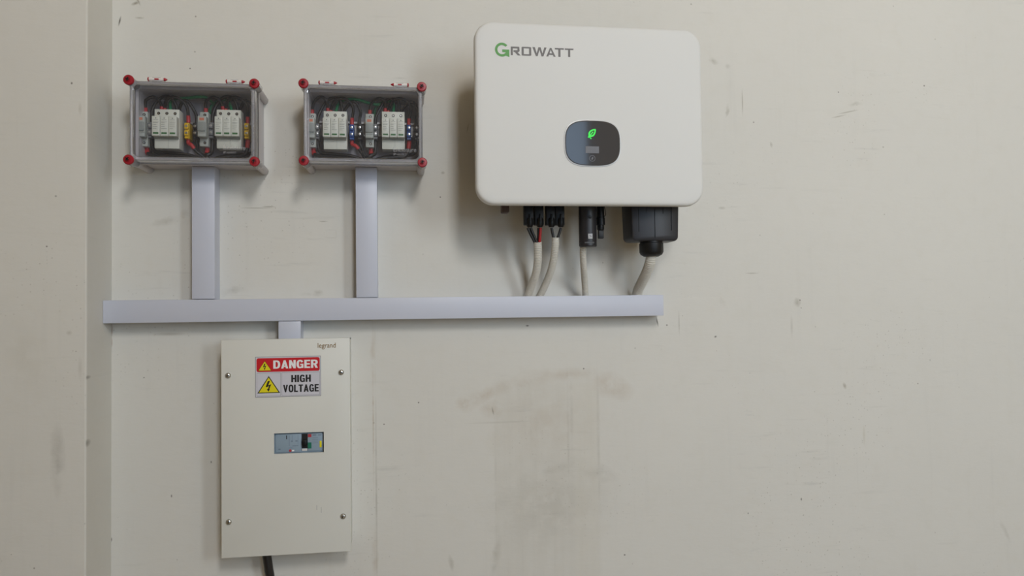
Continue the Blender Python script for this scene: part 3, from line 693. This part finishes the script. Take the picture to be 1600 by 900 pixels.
# curved labels follow the barrel
def wrap(xa, xb, za, zb_):
    bm = bmk(); n = 6; fr = []
    for k in range(n + 1):
        x = xa + (xb - xa) * k / n; y = -LDp - math.sqrt(max((r_ + .0003) ** 2 - (x - p.x) ** 2, 0)); fr.append((x, y))
    vs = [(bm.verts.new((x, y, za)), bm.verts.new((x, y, zb_))) for x, y in fr]
    for a, b2 in zip(vs, vs[1:]): bm.faces.new((a[0], b2[0], b2[1], a[1]))
    return bm
def solid(bm):
    bmesh.ops.solidify(bm, geom=list(bm.faces), thickness=.0003); return bm
a_, b_ = at(919, 365, LDp + r_), at(926, 373, LDp + r_)
obj('badge', solid(wrap(a_.x, b_.x, b_.z, a_.z)), 'white_print', body)
mid = (a_ + b_) / 2; bm = bmk(); bar(bm, (mid.x - .002, mid.z + .002), (mid.x + .002, mid.z - .001), .0012, 0, .0005)
bmesh.ops.translate(bm, verts=bm.verts, vec=(0, -LDp - r_ - .0003, 0)); obj('badge_mark', bm, 'sign_grey', body)
a_, b_ = at(914, 377.6, LDp + r_), at(929, 380, LDp + r_); obj('lettering', solid(wrap(a_.x, b_.x, b_.z, a_.z)), 'sign_grey', body)
a_ = at(922, 339, LDp + r_); obj('indicator_lamp', lathe(bmk(), (a_.x, -LDp - r_ + .001, a_.z), (0, -1, -.15), [(.0045, 0), (.004, .0015), (0, .0024)], 16), 'black_plastic', body)
# plug beside the logger
a_ = at(938.5, 360, .12)
pl = thing('signal_plug', (a_.x, -.12, at(939, 373, .12).z), 'small black signal plug just right of the data logger', 'plug')
bm = bmk(); zp = at(938.5, 360, .12).z
obj('plug_body', lathe(bmk(), (a_.x, -.12, zp), (0, 0, 1), [(.0074, 0), (.0084, .003), (.0084, .012), (.0108, .013), (.0108, .030), (.0094, .031), (.0094, zb + .033 - zp)], 20), 'black_plastic', pl)
obj('strain_relief', B(a_.x - .0062, a_.x + .0062, .1145, .1255, at(939, 373, .12).z, zp - .0002, bev=.001), 'black_plastic', pl)
bm = bmk(); s0 = Vector((a_.x + .004, -.126, zp + .030))
obj('tether', tube(bm, smooth_path([s0, s0 + Vector((.006, -.004, .006)), s0 + Vector((.006, -.002, .016)), Vector((a_.x + .004, -.126, zb + .032))], 6), .0008, 6), 'black_plastic', pl)
# AC connector cover
AD0, AD1 = .088, .1635
fl, frr = at(986, 350, AD1), at(1061.5, 350, AD1); fz0 = at(1024, 376.5, AD1).z; ftop = zb + .0335
ac = thing('output_connector', ((fl.x + frr.x) / 2, -AD0, fz0), 'ribbed black output connector housing under the right of the inverter', 'connector')
def acs(ins, bot):
    x0, x1 = fl.x + ins, frr.x - ins; n = 7; rr = .011; out = [(x1 + .001, ftop), (x0 - .001, ftop)]
    for i in range(n): a = R(180 + 90 * i / (n - 1)); out.append((x0 + .002 + rr + rr * math.cos(a), bot + rr + rr * math.sin(a)))
    for i in range(n): a = R(270 + 90 * i / (n - 1)); out.append((x1 - .002 - rr + rr * math.cos(a), bot + rr + rr * math.sin(a)))
    return out
hs = obj('housing', loft(bmk(), [(acs(.001, fz0 + .002), AD0), (acs(.0, fz0), AD0 + .02), (acs(0, fz0), AD1 - .006), (acs(.0015, fz0 + .001), AD1 - .0015), (acs(.004, fz0 + .003), AD1)]), 'black_satin', ac)
for px, top, bot in ((998, 326, 362), (1023, 326, 371), (1049, 326, 360)):
    a_ = at(px, 340, AD1); obj('rib', B(a_.x - .0007, a_.x + .0007, AD1 - .001, AD1 + .0012, at(px, bot, AD1).z, ftop - .004, bev=.0004), 'black_plastic', hs)
for px in (1010, 1036):
    a_ = at(px, 330, AD1); obj('notch', B(a_.x - .0008, a_.x + .0008, AD1 - .001, AD1 + .0008, at(px, 334, AD1).z, ftop - .004), 'black_plastic', hs)
gp = at(1017.5, 377, .135); gz = fz0 + .0035; rg = (at(1036, 390, .16).x - at(999, 390, .16).x) / 2
obj('gland', lathe(bmk(), (gp.x, -.135, gz), (0, 0, -1), [(rg * .93, 0), (rg * .93, .006), (rg, .0075), (rg, .028), (rg * .9, .034), (rg * .62, .0385)], 12), 'black_plastic', ac)
GLZ = gz - .0375

# ------------------------------------------------------------------ conduits and cables under the inverter
def conduit(pts, rad, label, group='corrugated conduits under the inverter'):
    path = resample(smooth_path(pts, 24), .0008)
    prof = (1.0, 1.0, 1.0, .985, .90)
    return single('corrugated_conduit', tube(bmk(), path, lambda i, n: rad * prof[i % 5], 18), 'conduit', label, 'conduit', group)
zt1 = ZT1 - .004
def cp(px, py, d): return at(px, py, d)
e1 = at(823, 464, .034); e2 = at(842, 464, .036); e3 = at(915, 462, .030); e4 = at(994.5, 461, .032)
conduit([cp(840, 378, .118), cp(840.5, 392, .112), cp(840, 412, .098), cp(836.5, 430, .078), cp(830, 448, .054), Vector((e1.x, -.034, zt1))], .0098, 'pale corrugated conduit furthest left below the inverter, with red wire')
conduit([cp(868, 371, .122), cp(867.5, 385, .118), cp(865, 405, .104), cp(860, 425, .082), cp(851.5, 446, .056), Vector((e2.x, -.036, zt1))], .0090, 'pale corrugated conduit second from left below the inverter')
conduit([Vector((at(911, 380, .13).x, -.134, p.z + .004)), cp(911, 395, .124), cp(911.8, 415, .100), cp(913.5, 440, .060), Vector((e3.x, -.030, zt1))], .0080, 'thin corrugated conduit below the cylindrical data logger')
conduit([Vector((gp.x + .000, -.135, GLZ + .006)), cp(1015.8, 410, .130), cp(1011, 424, .108), cp(1003, 441, .070), cp(997.5, 452, .046), Vector((e4.x, -.032, zt1))], .0128, 'thick corrugated conduit below the ribbed output connector')
c1, c2 = cp(840, 382, .118), cp(868, 375, .122)
def wire(a, b2, m, label, off=(0, 0, 0), cat='cable', nm='black_cable'):
    off = Vector(off); return cable(nm, [a, a.lerp(b2 + off, .3) + Vector((0, 0, -.001)), a.lerp(b2 + off, .7), b2 + off, b2 + off + Vector((0, 0.001, -.008))], m, label, 'solar cables under the inverter', rad=.0034)
wire(con[0] + Vector((-.005, 0, -.0035)), c1, 'wire_black', 'outer black cable from the leftmost solar connector', (-.0052, 0, .001))
wire(con[0] + Vector((.0022, -.002, -.0035)), c1, 'wire_black', 'inner black cable from the leftmost solar connector', (-.0010, -.003, .001))
wire(con[1] + Vector((-.003, .003, -.0035)), c1, 'wire_black', 'black cable behind the red one at the left conduit', (.0018, .004, .001))
wire(con[1] + Vector((.0012, -.002, -.0035)), c1, 'wire_red', 'thin red cable entering the left conduit', (.0042, -.002, .001), nm='red_cable')
wire(con[2] + Vector((0, 0, -.0035)), c2, 'wire_black', 'black cable from the third solar connector into the second conduit', (-.0042, 0, .001))
wire(con[3] + Vector((0, 0, -.0035)), c2, 'wire_black', 'black cable from the rightmost solar connector into the second conduit', (.0042, 0, .001))

# ------------------------------------------------------------------ distribution board
DD = .080
x0 = (at(344, 532, DD).x + at(347, 873, DD).x) / 2; x1 = (at(546, 527, DD).x + at(549, 861, DD).x) / 2; z1 = (at(344, 532, DD).z + at(546, 527, DD).z) / 2; z0 = (at(347, 873, DD).z + at(549, 861, DD).z) / 2
db = thing('distribution_board', ((x0 + x1) / 2, 0, z0), 'tall cream metal distribution board with danger sign and four screws', 'electrical panel')
bm = bmk(); k = .0015; e = .003
box(bm, x0 + e, x1 - e, .0005, k, z0 + e, z1 - e)
box(bm, x0 + e, x0 + e + k, k, DD - .006, z0 + e, z1 - e); box(bm, x1 - e - k, x1 - e, k, DD - .006, z0 + e, z1 - e); box(bm, x0 + e, x1 - e, k, DD - .006, z1 - e - k, z1 - e); box(bm, x0 + e, x1 - e, k, DD - .006, z0 + e, z0 + e + k)
obj('enclosure', bm, 'db_cream', db)
ha, hb = at(428, 693, DD), at(506, 693, DD); hz1 = (at(428, 677.5, DD).z + at(506, 674.5, DD).z) / 2; hz0 = (at(428, 710, DD).z + at(506, 706.5, DD).z) / 2
bm = bmk(); box(bm, x0, ha.x, DD - .0055, DD, z0, z1); box(bm, hb.x, x1, DD - .0055, DD, z0, z1); box(bm, ha.x, hb.x, DD - .0055, DD, z0, hz0); box(bm, ha.x, hb.x, DD - .0055, DD, hz1, z1)
bmesh.ops.remove_doubles(bm, verts=bm.verts, dist=1e-6)
# one plate with a window: drop the inner walls between the four pieces
def plate_with_hole(x0, x1, z0, z1, a, b2, c, e, d0, d1, ch=.0018):
    bm = bmk()
    def ring(xa, xb, za, zb_, d): return [bm.verts.new((x, -d, z)) for x, z in ((xa, za), (xb, za), (xb, zb_), (xa, zb_))]
    rs = [ring(x0, x1, z0, z1, d0), ring(x0, x1, z0, z1, d1 - ch), ring(x0 + ch * .3, x1 - ch * .3, z0 + ch * .3, z1 - ch * .3, d1 - ch * .3), ring(x0 + ch, x1 - ch, z0 + ch, z1 - ch, d1), ring(a, b2, c, e, d1), ring(a, b2, c, e, d0)]
    for u, v in zip(rs, rs[1:] + rs[:1]):
        for i in range(4): j = (i + 1) % 4; bm.faces.new((u[i], u[j], v[j], v[i]))
    return bm
bm.free()
cv = obj('cover', plate_with_hole(x0, x1, z0, z1, ha.x, hb.x, hz0, hz1, DD - .0055, DD), 'db_cream', db)
for px, py in ((356, 587), (533, 582), (357, 816), (536, 807)):
    p = at(px, py, DD + .002); s = obj('cover_screw', lathe(bmk(), (p.x, -DD + .0005, p.z), (0, -1, 0), [(.0066, 0), (.0066, .001), (.0060, .0030), (.0042, .0044), (.0018, .0050), (0, .0050)], 20), 'steel', db, label='round chrome cover screw')
    a = random.uniform(0, 180); bb = B(-.0042, .0042, DD + .0044, DD + .0047, -.0007, .0007); bb.transform(Matrix.Translation((p.x, 0, p.z)) @ Matrix.Rotation(R(a), 4, 'Y')); obj('slot', bb, 'black_hole', s)
a_, b_ = at(496.5, 541, DD), at(524.5, 540, DD)
obj('lettering', text_mesh('legrand', a_.x, b_.x, a_.z - .0075, a_.z + .0075, DD + .0001, .004, .0003), 'db_gold', cv, smooth=False)
for px, py, hh in ((495, 793, .006), (502, 797, .0065)):
    p = at(px, py, DD); obj('scratch', B(p.x - .0003, p.x + .0003, DD - .0005, DD + .0001, p.z - hh, p.z + hh), 'sign_grey', cv)
# breaker behind the window
bd = DD - .010
br = thing('circuit_breaker', ((ha.x + hb.x) / 2, -.03, hz0), 'blue-grey moulded circuit breaker seen through the board window', 'circuit breaker')
w_, h_ = hb.x - ha.x, hz1 - hz0
def Q(u, v): return ha.x + u * w_, hz0 + v * h_
obj('body', B(ha.x - .004, hb.x - .0035, .03, bd, hz0 - .004, hz1 + .004), 'breaker_blue', br)
def bq(name, u0, u1, v0, v1, d, m, bev=0): a, b2 = Q(u0, v0), Q(u1, v1); return obj(name, B(a[0], b2[0], bd - .001, bd + d, a[1], b2[1], bev=bev), m, br)
bq('face_plate', .02, .535, .04, .93, .003, 'breaker_blue', .0008); bq('face_plate', .665, .97, .06, .93, .003, 'breaker_blue', .0006)
bq('toggle_recess', .545, .66, .20, .90, .001, 'black_hole'); bq('toggle', .553, .652, .34, .62, .008, 'black_plastic', .001); bq('toggle_stop', .55, .655, .08, .18, .002, 'pin_white')
bq('trip_flag', .672, .742, .74, .89, .0034, 'flag_red'); bq('trip_flag', .668, .742, .19, .48, .0034, 'flag_teal'); bq('test_button', .905, .95, .22, .54, .004, 'sign_yellow', .001)
bq('slot', .236, .252, .68, .86, .0034, 'black_hole')
lg_ = Q(.315, .115); s = obj('maker_mark', lathe(bmk(), (lg_[0], -bd, lg_[1]), (0, -1, 0), [(.0030, 0), (.0030, .0034)], 16), 'flag_red', br); bq('maker_print', .35, .395, .075, .15, .0034, 'white_print')
for i in range(4): bq('rating_line', .765, .875, .70 - i * .085, .715 - i * .085, .0033, 'breaker_shade')
for (u0, u1, v0, v1) in ((.77, .84, .81, .86), (.875, .945, .81, .85), (.29, .30, .35, .85), (.33, .37, .55, .60), (.42, .46, .55, .60), (.36, .48, .33, .355), (.28, .36, .24, .255), (.47, .475, .40, .85), (.36, .365, .62, .85), (.08, .12, .17, .23)): bq('rating_line', u0, u1, v0, v1, .0033, 'breaker_shade')
# heavy block capitals, each drawn on a unit-high cell
def glyph(ch):
    st, W_ = .215, .62; out = []
    q = lambda *p: out.append(list(p))
    rect = lambda x0, z0, x1, z1: q((x0, z0), (x1, z0), (x1, z1), (x0, z1))
    def arc(cx, cz, ro, rz, ri, rj, a0, a1, n=14, p=2.4):
        f = lambda a, rx, r2: (cx + math.copysign(abs(math.cos(a)) ** (2 / p), math.cos(a)) * rx, cz + math.copysign(abs(math.sin(a)) ** (2 / p), math.sin(a)) * r2)
        for i in range(n):
            a, b2 = R(a0 + (a1 - a0) * i / n), R(a0 + (a1 - a0) * (i + 1) / n)
            q(f(a, ro, rz), f(b2, ro, rz), f(b2, ri, rj), f(a, ri, rj))
    if ch == 'H': rect(0, 0, st, 1); rect(W_ - st, 0, W_, 1); rect(st, .40, W_ - st, .60)
    elif ch == 'I': rect(0, 0, st + .01, 1); W_ = st + .01
    elif ch == 'L': rect(0, 0, st, 1); rect(st, 0, .52, .18); W_ = .52
    elif ch == 'T': rect(.19, 0, .19 + st, .82); rect(0, .82, .595, 1); W_ = .595
    elif ch == 'E': rect(0, 0, st, 1); rect(st, 0, .54, .18); rect(st, .82, .54, 1); rect(st, .42, .51, .59); W_ = .54
    elif ch == 'V': q((0, 1), (st + .01, 1), (.40, 0), (.24, 0)); q((.64, 1), (.64 - st - .01, 1), (.24, 0), (.40, 0)); W_ = .64
    elif ch == 'A': q((0, 0), (st, 0), (.42, 1), (.24, 1)); q((.66, 0), (.66 - st, 0), (.24, 1), (.42, 1)); rect(.17, .19, .49, .35); W_ = .66
    elif ch == 'N': rect(0, 0, st, 1); rect(W_ - st, 0, W_, 1); q((0, 1), (st, 1), (W_, 0), (W_ - st, 0))
    elif ch == 'O': arc(.32, .5, .32, .515, .105, .34, 0, 360, 28); W_ = .64
    elif ch == 'G': arc(.32, .5, .32, .515, .105, .34, 28, 318, 22); rect(.34, .36, .63, .53); rect(.47, .02, .63, .40); W_ = .64
    elif ch == 'D': rect(0, 0, st, 1); rect(st, 0, .28, .18); rect(st, .82, .28, 1); arc(.28, .5, .36, .5, .145, .32, -90, 90); W_ = .64
    elif ch == 'R': rect(0, 0, st, 1); rect(st, .82, .34, 1); rect(st, .40, .34, .57); arc(.34, .70, .29, .30, .075, .125, -90, 90); q((.27, .45), (.46, .45), (.65, 0), (.42, 0)); W_ = .65
    return out, W_
def block_text(word, x0, x1, z0, z1, d, thick=.0002, gap=.075):
    gl = [glyph(c_) for c_ in word]; tot = sum(g[1] for g in gl) + gap * (len(gl) - 1); k = (x1 - x0) / tot; bm = bmk(); x = x0
    for pgs, w_ in gl:
        for i, pg in enumerate(pgs): poly(bm, [(x + u * k, z0 + v * (z1 - z0)) for u, v in pg], d, d + thick + i * .000006)
        x += (w_ + gap) * k
    return bm
# danger sign
SA, SB, SC, SD_ = at(398.5, 558.5, DD), at(501, 555, DD), at(399.5, 622, DD), at(502, 617.5, DD)
sx0, sx1, sz1, sz0 = (SA.x + SC.x) / 2, (SB.x + SD_.x) / 2, (SA.z + SB.z) / 2, (SC.z + SD_.z) / 2
sg = thing('danger_sign', ((sx0 + sx1) / 2, -DD - .0001, sz0), 'red, white and yellow DANGER HIGH VOLTAGE sticker on the cream board', 'sign')
sw, sh = sx1 - sx0, sz1 - sz0
def S(u, v): return (sx0 + u * sw, sz0 + v * sh)
d1 = DD + .0006
obj('sheet', B(sx0, sx1, DD + .0002, d1, sz0, sz1), 'sign_white', sg)
def ringrect(u0, u1, v0, v1, t, d):
    a, b2 = S(u0, v0), S(u1, v1); bm = bmk()
    for (xa, xb, za, zb_) in ((a[0], b2[0], a[1], a[1] + t), (a[0], b2[0], b2[1] - t, b2[1]), (a[0], a[0] + t, a[1] + t, b2[1] - t), (b2[0] - t, b2[0], a[1] + t, b2[1] - t)): box(bm, xa, xb, d - .0003, d, za, zb_)
    return bm
obj('border', ringrect(0, 1, 0, 1, .0009, d1 + .0001), 'sign_grey', sg)
obj('frame_line', ringrect(.022, .385, .03, .60, .0005, d1 + .0001), 'sign_grey', sg); obj('frame_line', ringrect(.40, .98, .03, .60, .0005, d1 + .0001), 'sign_grey', sg)
a, b2 = S(.018, .625), S(.982, .965); obj('red_band', poly(bmk(), rrect((a[0] + b2[0]) / 2, (a[1] + b2[1]) / 2, b2[0] - a[0], b2[1] - a[1], .0045, 5), d1 - .0002, d1 + .0001), 'sign_red', sg, smooth=False)
a, b2 = S(.272, .70), S(.955, .905); obj('lettering', block_text('DANGER', a[0], b2[0], a[1], b2[1], d1 + .0001), 'white_print', sg, smooth=False)
a, b2 = S(.545, .355), S(.845, .535); obj('lettering', block_text('HIGH', a[0], b2[0], a[1], b2[1], d1), 'sign_black', sg, smooth=False)
a, b2 = S(.420, .11), S(.965, .295); obj('lettering', block_text('VOLTAGE', a[0], b2[0], a[1], b2[1], d1), 'sign_black', sg, smooth=False)
def warn(u0, u1, v0, v1, edge, d):
    a, b2 = S(u0, v0), S(u1, v1); w2, h2 = b2[0] - a[0], b2[1] - a[1]; tri = [(a[0], a[1]), (b2[0], a[1]), (a[0] + w2 / 2, b2[1])]
    cx_, cz_ = a[0] + w2 / 2, a[1] + h2 / 3; inn = [(cx_ + (x - cx_) * edge, cz_ + (z - cz_) * edge) for x, z in tri]
    t = obj('warning_triangle', poly(bmk(), tri, d - .0002, d + .0001), 'sign_black', sg, smooth=False)
    obj('triangle_field', poly(bmk(), inn, d, d + .0002), 'sign_yellow', t, smooth=False)
    bm = bmk(); B_ = lambda u, v: (a[0] + w2 * (.5 + (u - .46) * .40), a[1] + h2 * (.12 + v * .60))
    for pg in ([(.60, 1.0), (.36, .97), (.14, .44), (.36, .46)], [(.14, .44), (.70, .66), (.74, .62), (.20, .36)], [(.74, .66), (.52, .60), (.36, .16), (.50, .16)], [(.26, .20), (.60, .22), (.42, -.06)]):
        poly(bm, [B_(u, v) for u, v in pg], d, d + .0003)
    obj('bolt', bm, 'sign_black', t, smooth=False)
warn(.042, .245, .655, .90, .93, d1 + .0001); warn(.030, .375, .10, .525, .86, d1)
# short trunking between the long one and the board, and the supply cable below
trunk('short grey trunking stub between the long trunking and the cream board', at(435.3, 514, .05).x, at(469.5, 514, .05).x, z1 - .0028, ZT0 - .0012, .05, True)
cable('supply_cable', [Vector((at(416, 868, .04).x, -.042, z0 + .010)), Vector((at(416.5, 872, .042).x, -.042, z0 - .006)), at(420, 890, .040), at(422, 905, .036), at(421, 950, .030), at(418, 1100, .022), at(418, 1300, .022)], 'wire_black', 'thick black supply cable leaving the bottom of the cream board', 'supply cable', rad=.0102)
